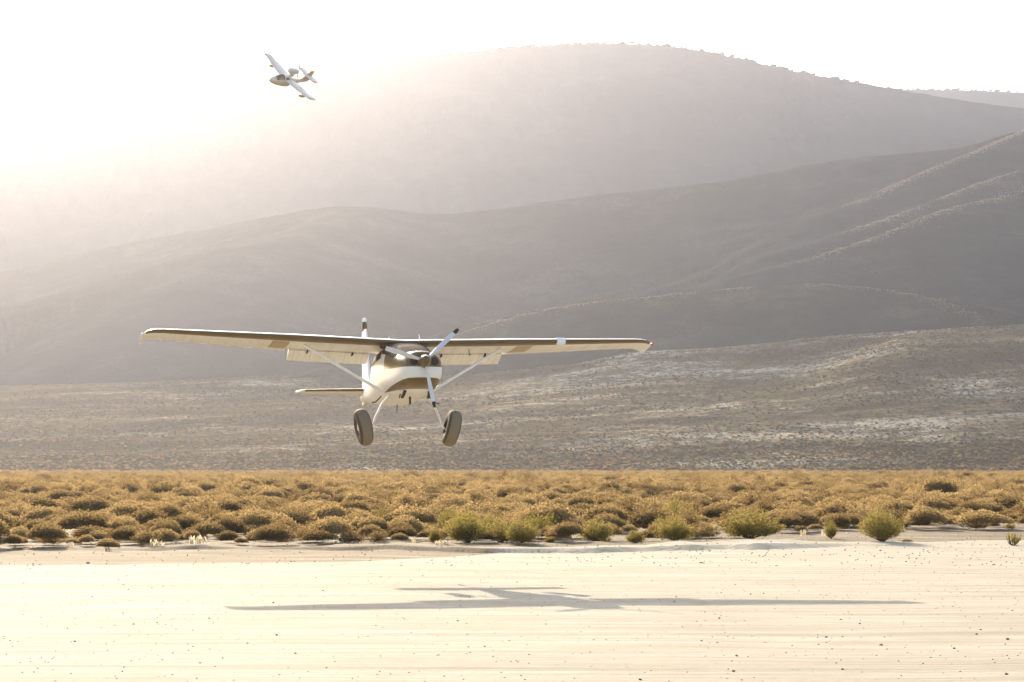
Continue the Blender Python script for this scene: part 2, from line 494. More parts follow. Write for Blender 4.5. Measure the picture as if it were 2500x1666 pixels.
# alluvial slope at the foot of the hills
def z_fan(X, Y):
    px = X / Y * F + 1250
    top = np.interp(px, [-800, 0, 600, 1000, 1500, 1800, 2150, 2350, 2500, 3200], [970, 945, 920, 905, 868, 850, 815, 800, 795, 760])
    slope = np.interp(px, [-800, 0, 800, 1600, 2500], [1450, 1450, 1450, 1410, 1400])
    tz = (1145 - top) / F * slope + 2
    t = (Y - 1075) / (slope - 1075)
    z = tz * np.where(t < 0, t, 0.75 * t + 0.25 * t * t)
    z = np.where(t > 1, tz + (Y - slope) * 0.06, z)
    cl = np.clip(t * 3, 0, 1)
    return z + cl * (2.6 * fbm(X * 0.006 - Y * 0.004, Y * 0.018, 81, 4) + 1.2 * fbm(X * 0.02, Y * 0.07, 91, 4))
FC = crest([(860, 900, 1440), (1000, 850, 1460), (1148, 813, 1480), (1275, 770, 1490), (1435, 738, 1495), (1600, 725, 1498), (1700, 712, 1500), (1800, 705, 1500), (1944, 693, 1500), (2072, 696, 1500), (2176, 710, 1490), (2274, 728, 1470), (2340, 760, 1440), (2400, 800, 1410)], 6)
FC2 = crest([(1960, 694, 1500), (2060, 686, 1530), (2150, 690, 1560), (2260, 712, 1580)], 6)
FD = crest([(2200, 826, 1370), (2290, 806, 1385), (2400, 812, 1375), (2480, 826, 1360), (2600, 840, 1350)], 6)
FD2 = crest([(3100, 740, 1440), (2700, 770, 1420), (2500, 797, 1400), (2440, 806, 1392), (2370, 822, 1380), (2300, 850, 1360)], 6)
def z_foot(X, Y):
    b = z_fan(X, Y)
    b = smax(b, tent(X, Y, FD, 0.36, 0.26, 12), 4)
    b = smax(b, tent(X, Y, FD2, 0.38, 0.26, 12), 4)
    return b + 0.6 * fbm(X * 0.05, Y * 0.1, 95, 3)
def z_foothill(X, Y):
    b = tent(X, Y, FC, 0.66, 0.30, 22)
    b = smax(b, tent(X, Y, FC2, 0.60, 0.30, 12), 3)
    b = b + 0.6 * fbm(X * 0.05, Y * 0.1, 97, 3)
    f = z_fan(X, Y)
    return np.where(b < f - 12, -50, b)
terrain('foothill', np.linspace(-R(6), R(21), 520), np.concatenate([np.linspace(1300, 1560, 150), np.linspace(1565, 1750, 20)]), z_foothill, M_FOOT)
terrain('alluvial_slope', np.linspace(-R(21), R(21), 640), np.concatenate([np.linspace(1040, 1340, 110), np.linspace(1342, 1540, 90), np.linspace(1546, 1700, 16)]), z_foot, M_FAN)

# ------------------------------------------------------------------ vegetation meshes
def quads(c, u, v):
    """c centres, u, v half axes (n,3) -> verts, faces"""
    n = len(c)
    V = np.stack([c - u - v, c + u - v, c + u + v, c - u + v], 1).reshape(-1, 3)
    Fc = np.arange(n * 4).reshape(n, 4)
    return V, Fc
def unit(a):
    return a / (np.linalg.norm(a, axis=1, keepdims=True) + 1e-9)
def dome_foliage(seed, n=8500, leaf=0.0155):
    """rounded twiggy shrub, about 1 wide and 1 high (scaled on placing)"""
    g = np.random.default_rng(seed)
    K = 12
    an = g.uniform(0, 2 * math.pi, K); ra = g.uniform(0, .30, K)
    lc = np.stack([ra * np.cos(an), ra * np.sin(an), .34 * np.sqrt(np.clip(1 - (ra / .42) ** 2, 0, 1)) + .06], -1)
    lr = g.uniform(.16, .30, K)
    lc[0] = (0, 0, .42); lr[0] = .34
    k = g.choice(K, n, p=lr ** 2 / (lr ** 2).sum())
    d = unit(g.normal(size=(n, 3))); d[:, 2] = np.abs(d[:, 2]) * 0.9 - 0.25
    d = unit(d)
    rad = lr[k] * (1 - 0.5 * g.random(n) ** 2.2 + 0.10 * np.abs(g.normal(size=n)) * (g.random(n) < .3))
    c = lc[k] + d * rad[:, None]
    c[:, 2] = np.abs(c[:, 2])
    out = unit(unit(c - np.array([0, 0, -.1])) + 0.5 * g.normal(size=(n, 3)))
    side = unit(np.cross(out, g.normal(size=(n, 3))))
    L = leaf * g.uniform(.6, 1.7, n)
    V, Q = quads(c, side * (L * 0.42)[:, None], out * L[:, None])
    return V, Q
def feather_shrub(seed, stems=70, spread=0.5, leaves=58, leaf=0.0165):
    g = np.random.default_rng(seed)
    cs = []; us = []; vs = []
    tubes = MB()
    for s in range(stems):
        a = g.uniform(0, 2 * math.pi); e = g.uniform(0, 1) ** 0.6 * spread
        tip = np.array([math.cos(a) * e, math.sin(a) * e, g.uniform(.5, 1.05) * (1 - 0.45 * (e / max(spread, .01)) ** 2)])
        b = np.array([g.normal() * .03, g.normal() * .03, 0])
        t = np.linspace(0, 1, 6)[:, None]
        curve = b + (tip - b) * t + np.array([tip[0], tip[1], 0]) * 0.18 * np.sin(t * math.pi) + g.normal(size=(6, 3)) * 0.012 * t
        if s % 3 == 0:
            tubes.tube([tuple(p) for p in curve[:5]], [.008, .006, .005, .004, .002], 4)
        tt = g.uniform(.3, 1.0, leaves)
        p = np.stack([np.interp(tt, t[:, 0], curve[:, i]) for i in range(3)], -1) + g.normal(size=(leaves, 3)) * (0.022 + 0.02 * tt[:, None])
        o = unit(unit((tip - b)[None, :].repeat(leaves, 0)) + 0.5 * g.normal(size=(leaves, 3)))
        sd = unit(np.cross(o, g.normal(size=(leaves, 3))))
        L = leaf * g.uniform(.6, 1.8, leaves)
        cs.append(p); us.append(sd * (L * .33)[:, None]); vs.append(o * L[:, None])
    V, Q = quads(np.vstack(cs), np.vstack(us), np.vstack(vs))
    V[:, 2] = np.abs(V[:, 2])
    return V, Q, tubes
def grass_tuft(seed, blades=34):
    g = np.random.default_rng(seed)
    v = []; f = []
    for b in range(blades):
        a = g.uniform(0, 2 * math.pi); x0 = g.uniform(-.42, .42); y0 = g.uniform(-.15, .15)
        h = g.uniform(.35, 1.0); w = g.uniform(.018, .036)
        dx, dy = math.cos(a) * .16, math.sin(a) * .1
        ux, uy = math.cos(a + 1.57) * w, math.sin(a + 1.57) * w
        n = len(v)
        for t in (0, .45, .8, 1):
            ww = (1, 1.2, 1.3, .3)[(0, .45, .8, 1).index(t)]
            v += [(x0 + dx * t * t - ux * ww, y0 + dy * t * t - uy * ww, h * t), (x0 + dx * t * t + ux * ww, y0 + dy * t * t + uy * ww, h * t)]
        f += [(n, n + 1, n + 3, n + 2), (n + 2, n + 3, n + 5, n + 4), (n + 4, n + 5, n + 7, n + 6)]
    return np.array(v), np.array(f)

SAGE = []
for s in range(7):
    me = mesh_np('sagebrush_foliage', *dome_foliage(100 + s)); me.materials.append(M_SAGE); SAGE.append(me)
GREEN = []
for s in range(5):
    V, Q, tb_ = feather_shrub(200 + s, stems=100, spread=(0.5, 0.42, 0.5, 0.46, 0.4)[s])
    me = mesh_np('rabbitbrush_foliage', V, Q); me.materials.append(M_GREEN)
    sm = bpy.data.meshes.new('stem'); sm.from_pydata(tb_.v, [], tb_.f); sm.materials.append(M_STEM)
    GREEN.append((me, sm))
SAGE_F = []
for s in range(4):
    V, Q, tb_ = feather_shrub(260 + s, stems=75, spread=0.5, leaves=52, leaf=.018)
    me = mesh_np('sagebrush_foliage', V, Q); me.materials.append(M_SAGE); SAGE_F.append(me)
TUFT = []
for s in range(3):
    me = mesh_np('dry_grass', *grass_tuft(300 + s)); me.materials.append(M_DRY); TUFT.append(me)

def place(name, me, x, y, w, h, rz, label, cat, group, dz=-0.02):
    o = link(name, me, None)
    o.location = (x, y, float(gz(x, y)) + dz)
    o.scale = (w, w, h); o.rotation_euler = (0, 0, rz)
    tag(o, label, cat, group)
    return o
rng = random.Random(5)
taken = []
# prominent plants at the edge of the strip: (px, base py, width px, height px, kind, label)
G1 = 'shrubs along the edge of the strip'
FRONT = [
    (112, 1343, 100, 52, 'd', 'large rounded brown sagebrush at the far left, along the edge of the bare strip'),
    (262, 1349, 58, 29, 'd', 'low round brown shrub standing alone with a pale tuft at its foot'),
    (48, 1343, 44, 24, 'd', 'small faint shrub left of the large rounded sagebrush at far left'),
    (210, 1343, 40, 26, 'd', 'small sparse shrub between the large rounded sagebrush and the lone low shrub'),
    (395, 1322, 110, 44, 'd', 'broad brown sagebrush behind the shadow, above the left pale grass tufts'),
    (505, 1328, 100, 42, 'd', 'wide domed sagebrush right behind the brightest pale grass tuft'),
    (640, 1330, 70, 30, 'd', 'low brown sagebrush to the left of the feathery orange brown bush'),
    (762, 1333, 92, 46, 'f', 'feathery orange brown bush at the strip edge below the airplane left wheel'),
    (690, 1331, 40, 24, 'f', 'small feathery shrub just left of the feathery orange brown bush'),
    (909, 1328, 26, 20, 'd', 'tiny pale round shrub below the airplane, left of the dark domed shrub'),
    (983, 1332, 72, 36, 'd', 'brown domed shrub below the airplane nose, left of the light feathery shrub'),
    (1063, 1338, 40, 34, 'g', 'small light feathery shrub beside the largest yellow green bush, left of it'),
    (1142, 1337, 118, 62, 'g', 'largest yellow green feathery bush at the strip edge, near the middle'),
    (1222, 1337, 92, 44, 'g', 'yellow green bush joined to the right side of the largest green bush'),
    (1275, 1337, 56, 34, 'g', 'upright yellow green shrub with spiky tops, end of the green thicket'),
    (1342, 1335, 30, 15, 'g', 'little yellow green shrub on open sand between two larger bushes'),
    (1395, 1322, 70, 44, 'd', 'dark green rounded bush just behind the leaning feathery bush'),
    (1455, 1333, 96, 48, 'g', 'feathery yellow green bush leaning right, above a shaded sand mound'),
    (1552, 1333, 54, 30, 'g', 'short yellow green shrub between the leaning bush and the wide low bush'),
    (1648, 1331, 116, 50, 'g', 'wide low yellow green bush on the shaded mound right of centre'),
    (1830, 1325, 162, 62, 'g', 'widest yellow green feathery bush, above the longest shaded sand mound'),
    (1945, 1302, 112, 50, 'd', 'dark olive domed bush just behind and right of the widest green bush'),
    (2029, 1322, 32, 38, 'g', 'small thin upright shrub beside the tall fan shaped bush, left of it'),
    (2154, 1328, 114, 70, 'g', 'tall fan shaped yellow green bush standing on its own at right'),
    (2050, 1300, 60, 40, 'd', 'dark rounded shrub behind the small thin upright shrub'),
    (2254, 1299, 96, 50, 'd', 'dark brown domed bush behind and right of the tall fan shaped bush'),
    (2215, 1328, 30, 8, 'd', 'flat dark mat of twigs at the right foot of the tall fan shaped bush'),
    (2395, 1299, 130, 42, 'd', 'long dark brown bush at right behind the bare gravel patch'),
    (2474, 1332, 42, 34, 's', 'sparse shrub with bare crooked stems alone on the pale ground at far right'),
    (1745, 1302, 34, 20, 't', 'pale dry shrub between the wide low bush and the widest green bush'),
]
for (px, py, wp, hp, kd, lab) in FRONT:
    x, y = Gp(px, py)
    s = y / F
    w = wp * s * 1.04; h = hp * s * (1.25 if kd in 'gs' else 1.1)
    rz = rng.uniform(0, 6.28)
    z = float(gz(x, y))
    taken.append((x, y, w * 0.45))
    if kd in 'gs':
        fo, st = rng.choice(GREEN[:3]) if kd == 'g' else GREEN[3]
        root = bpy.data.objects.new('rabbitbrush', None); sc.collection.objects.link(root)
        root.location = (x, y, z - .02); root.scale = (w, w, h); root.rotation_euler = (0, 0, rz)
        a = link('foliage', fo, None, root); b = link('stem', st, None, root)
        if kd == 's':
            bpy.data.objects.remove(a); bpy.data.objects.remove(b)
            V, Q, tb_ = feather_shrub(401, stems=15, spread=0.5, leaves=34, leaf=.034)
            me = mesh_np('sparse_foliage', V, Q); link('foliage', me, M_GREEN, root)
            t2 = MB(); g = random.Random(3)
            for i in range(10):
                an = g.uniform(0, 6.28); e = g.uniform(.1, .45)
                t2.tube([(0, 0, 0), (math.cos(an) * e * .6, math.sin(an) * e * .6, .15), (math.cos(an) * e, math.sin(an) * e, g.uniform(.45, .8))], [.03, .022, .01], 5)
            t2.tube([(0, 0, .05), (-.3, 0, .03), (-.6, .1, .10)], [.03, .02, .008], 5)
            t2.build('stem', M_STEM, root)
        tag(root, lab, 'shrub', G1)
    elif kd == 'd':
        root = place('sagebrush', rng.choice(SAGE), x, y, w * 1.15, h * 1.4, rz, lab, 'shrub', G1)
    elif kd == 'f':
        root = place('sagebrush', rng.choice(SAGE_F), x, y, w, h, rz, lab, 'shrub', G1)
    else:
        me = rng.choice(SAGE_F).copy(); me.materials.clear(); me.materials.append(M_DRY)
        root = place('dry_shrub', me, x, y, w, h, rz, lab, 'shrub', G1)
TUFTS = [(385, 1345, 34, 16, 'pale bleached grass tuft on the left edge, second brightest'), (486, 1338, 46, 19, 'brightest bleached grass tuft, before the wide domed sagebrush'),
         (175, 1344, 15, 12, 'small pale round tuft between the far left sagebrush and the lone low shrub'), (39, 1344, 7, 10, 'tiny white grass tuft near the left border'),
         (267, 1349, 16, 10, 'pale tuft growing in the foot of the lone low shrub'), (850, 1338, 70, 8, 'thin line of pale grass left of the brown domed shrub'),
         (1010, 1337, 10, 10, 'short pale tuft at the right foot of the brown domed shrub'), (1082, 1341, 42, 10, 'white grass blades at the left foot of the largest green bush'),
         (1258, 1338, 24, 6, 'white grass blades at the foot of the green thicket'), (1701, 1304, 16, 13, 'upright white tuft behind the wide low bush'),
         (1588, 1316, 34, 12, 'pale grass in the gap left of the wide low bush'), (1959, 1309, 14, 14, 'forked white stalks under the dark olive domed bush'),
         (2008, 1311, 10, 13, 'hooked white stalk left of the small thin upright shrub'), (440, 1341, 24, 8, 'sparse pale grass joining the two bright tufts')]
for i, (px, py, wp, hp, lab) in enumerate(TUFTS):
    x, y = Gp(px, py); y -= .15; s = y / F
    place('dry_grass_tuft', TUFT[i % 3], x, y, wp * s * 1.1, hp * s * 1.2, 0, lab, 'grass tuft', 'bleached grass tufts along the strip edge', 0)

# the sagebrush flat: the nearest shrubs one by one, the rest as one mass
def shrub_start(x):
    return np.interp(x, [-40, -11, -4, 0, 3, 6.5, 10, 15, 40], [58.5, 59.3, 60.2, 60.5, 62.5, 66, 74, 77.5, 81])
g = np.random.default_rng(77)
def sample(n, r0, r1, azmax):
    r = np.sqrt(g.uniform(r0 ** 2, r1 ** 2, n)); a = g.uniform(-azmax, azmax, n)
    return np.tan(a) * r, r
X1, Y1 = sample(5200, 50, 150, R(18))
order = np.argsort(Y1)
cand = []
cell = {}
for i in order:
    x, y = float(X1[i]), float(Y1[i])
    if y < float(shrub_start(x)) + rng.uniform(0, 1.0):
        continue
    w = rng.choice((.45, .6, .8, 1.0, 1.2, 1.5, 1.9)) * rng.uniform(.85, 1.15)
    rr = w * .40
    bad = any((x - a) ** 2 + (y - b) ** 2 < (rr + c) ** 2 * .72 for a, b, c in taken)
    if not bad:
        key = (int(x // 2.5), int(y // 2.5))
        for dx in (-1, 0, 1):
            for dy in (-1, 0, 1):
                for a, b, c in cell.get((key[0] + dx, key[1] + dy), ()):
                    if (x - a) ** 2 + (y - b) ** 2 < (rr + c) ** 2 * .62:
                        bad = True
    if bad:
        continue
    cell.setdefault(key, []).append((x, y, rr))
    cand.append((x, y, w))
def in_view(x, y):
    return abs(x) < y * (1250 / F) * 1.02 + .5
n_ind = 0
rest = []
for x, y, w in cand:
    h = w ** .8 * rng.uniform(.36, .64)
    if n_ind < 268 and in_view(x, y):
        px = x / y * F + 1250
        if 900 < px < 1750 and rng.random() < .22:  # green here is mostly the lens flare's tint, put into the leaves
            o_ = place('rabbitbrush', rng.choice(GREEN[:4])[0], x, y, w * 1.05, h * 1.35, rng.uniform(0, 6.28), 'shrub tinted flare green among the brown ones behind the strip edge near the middle', 'shrub', 'flare green shrubs in the middle of the flat')
        elif rng.random() < .78:
            place('sagebrush', rng.choice(SAGE), x, y, w * 1.1, h * 1.5, rng.uniform(0, 6.28), 'rounded brown sagebrush among many alike in the front rows of the brush flat', 'shrub', 'rounded sagebrush in the front rows of the flat')
        else:
            place('feathery_shrub', rng.choice(SAGE_F), x, y, w, h * 1.15, rng.uniform(0, 6.28), 'looser feathery brown shrub among the rounded ones in the front rows of the flat', 'shrub', 'feathery shrubs in the front rows of the flat')
        n_ind += 1
    else:
        rest.append((x, y, w, h, rng.randrange(9)))

def scatter(name, pts, meshes, m, label, cat, kind='stuff'):
    """ONE object whose geometry nodes put the given plant meshes on its points"""
    pts = np.array(pts, float)      # x y z sx sz rot variant
    me = bpy.data.meshes.new(name)
    me.vertices.add(len(pts)); me.vertices.foreach_set('co', pts[:, :3].astype(np.float32).ravel())
    for nm, col in (('sx', 3), ('sz', 4), ('rt', 5), ('vr', 6)):
        at = me.attributes.new(nm, 'FLOAT', 'POINT'); at.data.foreach_set('value', pts[:, col].astype(np.float32))
    o = link(name, me, None)
    ng = bpy.data.node_groups.new(name, 'GeometryNodeTree')
    ng.interface.new_socket('Geometry', in_out='INPUT', socket_type='NodeSocketGeometry')
    ng.interface.new_socket('Geometry', in_out='OUTPUT', socket_type='NodeSocketGeometry')
    gi = ng.nodes.new('NodeGroupInput'); go = ng.nodes.new('NodeGroupOutput')
    jn = ng.nodes.new('GeometryNodeJoinGeometry')
    def attr(nm):
        a = ng.nodes.new('GeometryNodeInputNamedAttribute'); a.data_type = 'FLOAT'; a.inputs[0].default_value = nm
        return a.outputs[0]
    cs = ng.nodes.new('ShaderNodeCombineXYZ'); sx = attr('sx')
    ng.links.new(sx, cs.inputs[0]); ng.links.new(sx, cs.inputs[1]); ng.links.new(attr('sz'), cs.inputs[2])
    cr = ng.nodes.new('ShaderNodeCombineXYZ'); ng.links.new(attr('rt'), cr.inputs[2])
    vr = attr('vr')
    for i, mm in enumerate(meshes):
        src = mm
        oi = ng.nodes.new('GeometryNodeObjectInfo'); oi.inputs['Object'].default_value = src; oi.inputs['As Instance'].default_value = True
        ip = ng.nodes.new('GeometryNodeInstanceOnPoints')
        cmp_ = ng.nodes.new('FunctionNodeCompare'); cmp_.data_type = 'FLOAT'; cmp_.operation = 'EQUAL'
        cmp_.inputs['Epsilon'].default_value = 0.3
        ng.links.new(vr, cmp_.inputs[0]); cmp_.inputs[1].default_value = float(i)
        ng.links.new(gi.outputs[0], ip.inputs['Points']); ng.links.new(cmp_.outputs[0], ip.inputs['Selection'])
        ng.links.new(oi.outputs['Geometry'], ip.inputs['Instance'])
        ng.links.new(cr.outputs[0], ip.inputs['Rotation']); ng.links.new(cs.outputs[0], ip.inputs['Scale'])
        ng.links.new(ip.outputs[0], jn.inputs[0])
    ng.links.new(jn.outputs[0], go.inputs[0])
    md = o.modifiers.new('scatter', 'NODES'); md.node_group = ng
    tag(o, label, cat, None, kind)
    return o
def source(name_prefix, me_set):
    """objects already standing in the scene that carry these meshes (used as scatter sources)"""
    out = []
    for me in me_set:
        out.append(next(o for o in sc.objects if o.type == 'MESH' and o.data == me))
    return out
src = source('sagebrush', [me for me in SAGE + SAGE_F if any(o.type == 'MESH' and o.data == me for o in sc.objects)])
nv = len(src)
pts = [(x, y, float(gz(x, y)) - .02, w * 1.1, h * 1.4, rng.uniform(0, 6.28), v % nv) for x, y, w, h, v in rest]
# further out
def dens_pts(r0, r1, dens, k, hk):
    n = int(dens * R(18) * (r1 ** 2 - r0 ** 2))
    a, b = sample(n, r0, r1, R(18))
    keep = vn(a * 0.03, b * 0.02, 15) * 0.5 + g.random(n) * .5 > 0.22
    a, b = a[keep], b[keep]
    w = g.choice([.8, 1.0, 1.2, 1.5, 1.9], len(a)) * g.uniform(.85, 1.2, len(a)) * k
    h = w * g.uniform(.55, .85, len(a)) * hk
    big = g.random(len(a)) < .015
    h[big] *= 1.35; w[big] *= 1.3
    z = gz(a, b) - .03
    return np.stack([a, b, z, w, h, g.uniform(0, 6.28, len(a)), g.integers(0, nv, len(a))], -1)
# the brush thins out up the foot of the slope
ta, tb2 = sample(16000, 1070, 1330, R(18))
kp = g.random(len(ta)) < np.exp(-(tb2 - 1070) / 75) * (0.35 + vn(ta * .02, tb2 * .02, 19))
ta, tb2 = ta[kp], tb2[kp]; tw = g.uniform(1.2, 2.8, len(ta))
thin = np.stack([ta, tb2, z_foot(ta, tb2) - .1, tw, tw * g.uniform(.45, .7, len(ta)), g.uniform(0, 6.28, len(ta)), g.integers(0, nv, len(ta))], -1)
pts = np.vstack([np.array(pts), thin, dens_pts(145, 260, .42, 1.05, 1.0), dens_pts(260, 480, .26, 1.2, .95), dens_pts(480, 800, .16, 1.4, .8), dens_pts(800, 1090, .10, 1.6, .75)])
scatter('sagebrush_flat', pts, src, M_SAGE, 'wide flat of brown sagebrush running back to the foot of the hills', 'sagebrush')
# brush on the alluvial slope
n = 36000
a, b = sample(n, 1085, 1500, R(17.5))
keep = fbm(a * .012, b * .05, 131, 4) + 0.35 * g.normal(size=n) * .5 > -0.06
a, b = a[keep], b[keep]
# a darker belt right at the foot
a2, b2 = sample(9000, 1075, 1150, R(17.5))
a = np.concatenate([a, a2]); b = np.concatenate([b, b2])
z = z_foot(a, b) - .1
w = g.uniform(.6, 1.9, len(a))
seeds = []
for s in range(3):
    me = mesh_np('slope_shrub_foliage', *dome_foliage(500 + s, 420, .07)); me.materials.append(M_FAR); seeds.append(me)
pos = [P(1520, 1120, 1150), P(1750, 1118, 1150), P(2010, 1122, 1150)]
seed_objs = []
for s, me in enumerate(seeds):
    o = link('slope_shrub', me, None)
    p = pos[s]; o.location = (p.x, p.y, float(z_foot(np.array([p.x]), np.array([p.y]))[0])); o.scale = (2.6, 2.6, 1.3)
    tag(o, 'small dark shrub among many alike at the foot of the far slope', 'shrub', 'dark shrubs at the foot of the far slope')
    seed_objs.append(o)
scatter('slope_brush', np.stack([a, b, z, w, w * g.uniform(.4, .65, len(a)), g.uniform(0, 6.28, len(a)), g.integers(0, 3, len(a))], -1), seed_objs, M_FAR,
        'dark scattered brush dotting the pale lower slope below the hills', 'brush')

# pale dry grass along the crests of the spurs, lit from behind
gp = []
for L, zf, n_, wd in ((SP1[:-22], zB, 3400, 6), (SP2[:-20], zB, 3600, 7), (SP3[:-14], zB, 3800, 8), (FC, z_foothill, 4200, 8), (FC2, z_foothill, 1200, 9), (FD, z_foot, 900, 8), (FD2, z_foot, 1400, 8)):
    i_ = g.integers(0, len(L), n_)
    a_ = L[i_, 0] + g.normal(size=n_) * wd; b_ = L[i_, 1] + g.normal(size=n_) * wd
    ok = vn(a_ * .05, b_ * .05, 333) + .3 * g.random(n_) > .42
    a_, b_ = a_[ok], b_[ok]
    w_ = g.uniform(.45, 1.25, len(a_))
    gp.append(np.stack([a_, b_, zf(a_, b_) - .05, w_, w_ * .42, g.uniform(0, 6.28, len(a_)), g.integers(0, 3, len(a_))], -1))
M_STRAW = leaf_mat('crest_straw', (0.20, 0.17, 0.12), (0.34, 0.29, 0.21), 0.5)
tsrc = []
for s_ in range(3):
    me = mesh_np('crest_grass', *grass_tuft(310 + s_)); me.materials.append(M_STRAW)
    o = link('grass_tuft', me, None)
    p = SP3[15 + 20 * s_]
    o.location = (p[0], p[1], float(zB(np.array([p[0]]), np.array([p[1]]))[0])); o.scale = (1.2, 1.2, .5)
    tag(o, 'pale dry grass tuft on the crest of the lowest of the three spurs at right', 'grass tuft', 'grass tufts on the lowest spur crest')
    tsrc.append(o)
scatter('ridge_grass', np.vstack(gp), tsrc, M_STRAW, 'pale backlit dry grass tracing the crests of the spurs and low hill', 'grass')

# junipers on the skyline
def juniper(seed):
    g_ = np.random.default_rng(seed)
    V, Q = dome_foliage(seed, 260, .10)
    return mesh_np('juniper_crown', V, Q)
JUN = []
for s in range(4):
    me = juniper(600 + s); me.materials.append(M_JUN); JUN.append(me)
def skyline(line, dist, zf, px0, px1, n, lab, grp, smin, smax_):
    xs_ = line[:, 0]; ys_ = line[:, 1]; zs_ = line[:, 2]
    for i in range(n):
        px = rng.uniform(px0, px1)
        x = (px - 1250) / F * dist
        yy = float(np.interp(x, xs_, ys_)) + rng.uniform(-25, 8)
        z = float(zf(np.array([x]), np.array([yy]))[0])
        s = rng.uniform(smin, smax_) * (1.5 if rng.random() < .08 else 1)
        o = link('juniper_tree', JUN[i % 4], None)
        o.location = (x, yy, z - .6); o.scale = (s * 1.35, s * 1.35, s); o.rotation_euler = (0, 0, rng.uniform(0, 6.28))
        tag(o, lab, 'tree', grp)
skyline(CR_A, D_A, zA, 1180, 2100, 190, 'tiny rounded juniper on the crest of the main mountain, one of a dense row', 'junipers along the main mountain crest', 2.2, 5.2)
skyline(CR_A, D_A, zA, 120, 1130, 46, 'tiny pale juniper thinly spaced along the left half of the mountain crest', 'sparse junipers on the left mountain crest', 1.6, 3.9)
skyline(CR_A2, D_A2, zA2, 2120, 2540, 60, 'tiny juniper on the crest of the farthest ridge at right', 'junipers on the farthest ridge', 2.8, 6.8)

# ------------------------------------------------------------------ stones
def stone_mesh(seed):
    g_ = random.Random(seed)
    v = []; f = []
    nl, ns = 5, 8
    rings = []
    for i in range(nl):
        t = (i + .5) / nl * math.pi
        rings.append([(math.sin(t) * math.cos(6.283 * j / ns) * g_.uniform(.4, .55), math.sin(t) * math.sin(6.283 * j / ns) * g_.uniform(.35, .5), .28 + .32 * math.cos(t) * g_.uniform(.8, 1.1)) for j in range(ns)])
    m_ = MB().loft(rings)
    me = bpy.data.meshes.new('stone'); me.from_pydata(m_.v, [], m_.f); smooth(me, 50)
    return me
ST = []
for s in range(3):
    me = stone_mesh(s); me.materials.append(M_ROCK); ST.append(me)
STONES = [(215, 1377, 9, 5, 'dark brown stone alone on the gravel strip at left'), (1712, 1374, 12, 3, 'flat dark clod on the pale strip right of centre'),
          (2149, 1345, 6, 3, 'dark flat stone before the tall fan shaped bush'), (2460, 1562, 9, 6, 'round dark stone near the right border, upper of two'),
          (2457, 1647, 9, 6, 'round dark stone near the bottom right corner'), (1791, 1638, 8, 7, 'dark stone near the bottom edge right of centre'),
          (2330, 1584, 7, 5, 'dark stone left of the upper right border stone'), (2151, 1574, 9, 5, 'flat brown stone on the lower right of the pale strip'),
          (2099, 1522, 6, 4, 'small dark stone below the right tip of the wing shadow, left one'), (2053, 1513, 7, 3, 'small flat dark stone just below the right part of the wing shadow')]
for i, (px, py, wp, hp, lab) in enumerate(STONES):
    x, y = Gp(px, py); s = y / F
    place('stone', ST[i % 3], x, y, wp * s * 1.1, hp * s * 1.5, i * 1.3, lab, 'stone', 'larger stones on the strip', -.004)
for i, (px, py, lab) in enumerate([(2069, 1307, 'bright white stone right of the thin upright shrub'), (2314, 1288, 'bright white stone below the dark bushes at right'), (2303, 1312, 'flat white stone on the right gravel patch')]):
    x, y = Gp(px, py)
    me = stone_mesh(20 + i); me.materials.append(M_WROCK)
    place('stone', me, x, y, .09, .09, i, lab, 'stone', 'white stones on the gravel')
srcs = source('stone', ST)
n = 3800
yy = g.uniform(12, 50, n) ** 1.0; xx = g.uniform(-1, 1, n) * yy * .33
sz = np.where(g.random(n) < .05, g.uniform(.024, .042, n), g.uniform(.010, .024, n))
ok = vn(xx * .8, yy * 1.3, 222) * .6 + g.random(n) * .5 > .42
xx, yy, sz = xx[ok], yy[ok], sz[ok]
zz = gz(xx, yy) - .002
n2 = 1100
y2 = g.uniform(50, 73, n2); x2 = g.uniform(-1, 1, n2) * y2 * .33
P2 = np.stack([x2, y2, gz(x2, y2), g.uniform(.02, .06, n2), g.uniform(.015, .04, n2), g.uniform(0, 6, n2), g.integers(0, 3, n2)], -1)
scatter('pebbles', np.vstack([np.stack([xx, yy, zz, sz, sz * .8, g.uniform(0, 6, len(xx)), g.integers(0, 3, len(xx))], -1), P2]), srcs, M_ROCK, 'small brown pebbles scattered over the pale strip and gravel edge', 'pebbles')

# ------------------------------------------------------------------ aircraft
M_WHITE = mat('white_paint', (0.80, 0.76, 0.69), 0.32, 0.5)
M_BROWN = mat('dark_trim_flare_brown', (0.14, 0.080, 0.020), 0.35, 0.5)  # black trim, coloured brown with the lens flare's veil
M_GLASS = mat('perspex_veil_brown', (0.10, 0.065, 0.04), 0.55, 0.04)  # opaque pane; its brown is the flare veil put into the colour
M_RUB = mat('tyre_rubber', (0.24, 0.185, 0.12), 0.8, 0.3)
M_METAL = mat('brushed_metal', (0.6, 0.58, 0.55), 0.35, 0.5, 0.8)
M_BLADE = mat('propeller_grey', (0.62, 0.60, 0.58), 0.4, 0.5)
M_DARK = mat('dark_fitting', (0.05, 0.035, 0.02), 0.6, 0.3)
M_RED = mat('red_lens', (0.6, 0.05, 0.03), 0.2, 0.5)
M_CLEAR = mat('clear_lens', (0.8, 0.8, 0.8), 0.1, 0.6)
for m_, amt in ((M_WHITE, .07), (M_BROWN, .02), (M_RUB, .03)):
    k = N(m_); c = m_.node_tree.nodes['Principled BSDF'].inputs['Base Color'].default_value[:3]
    nz = k.noise(k.coord(), 3.0, 6, .65)
    k.l(k.ramp(nz, [(.3, tuple(max(0, q - amt) for q in c)), (.6, tuple(c))]), k.b.inputs['Base Color'])
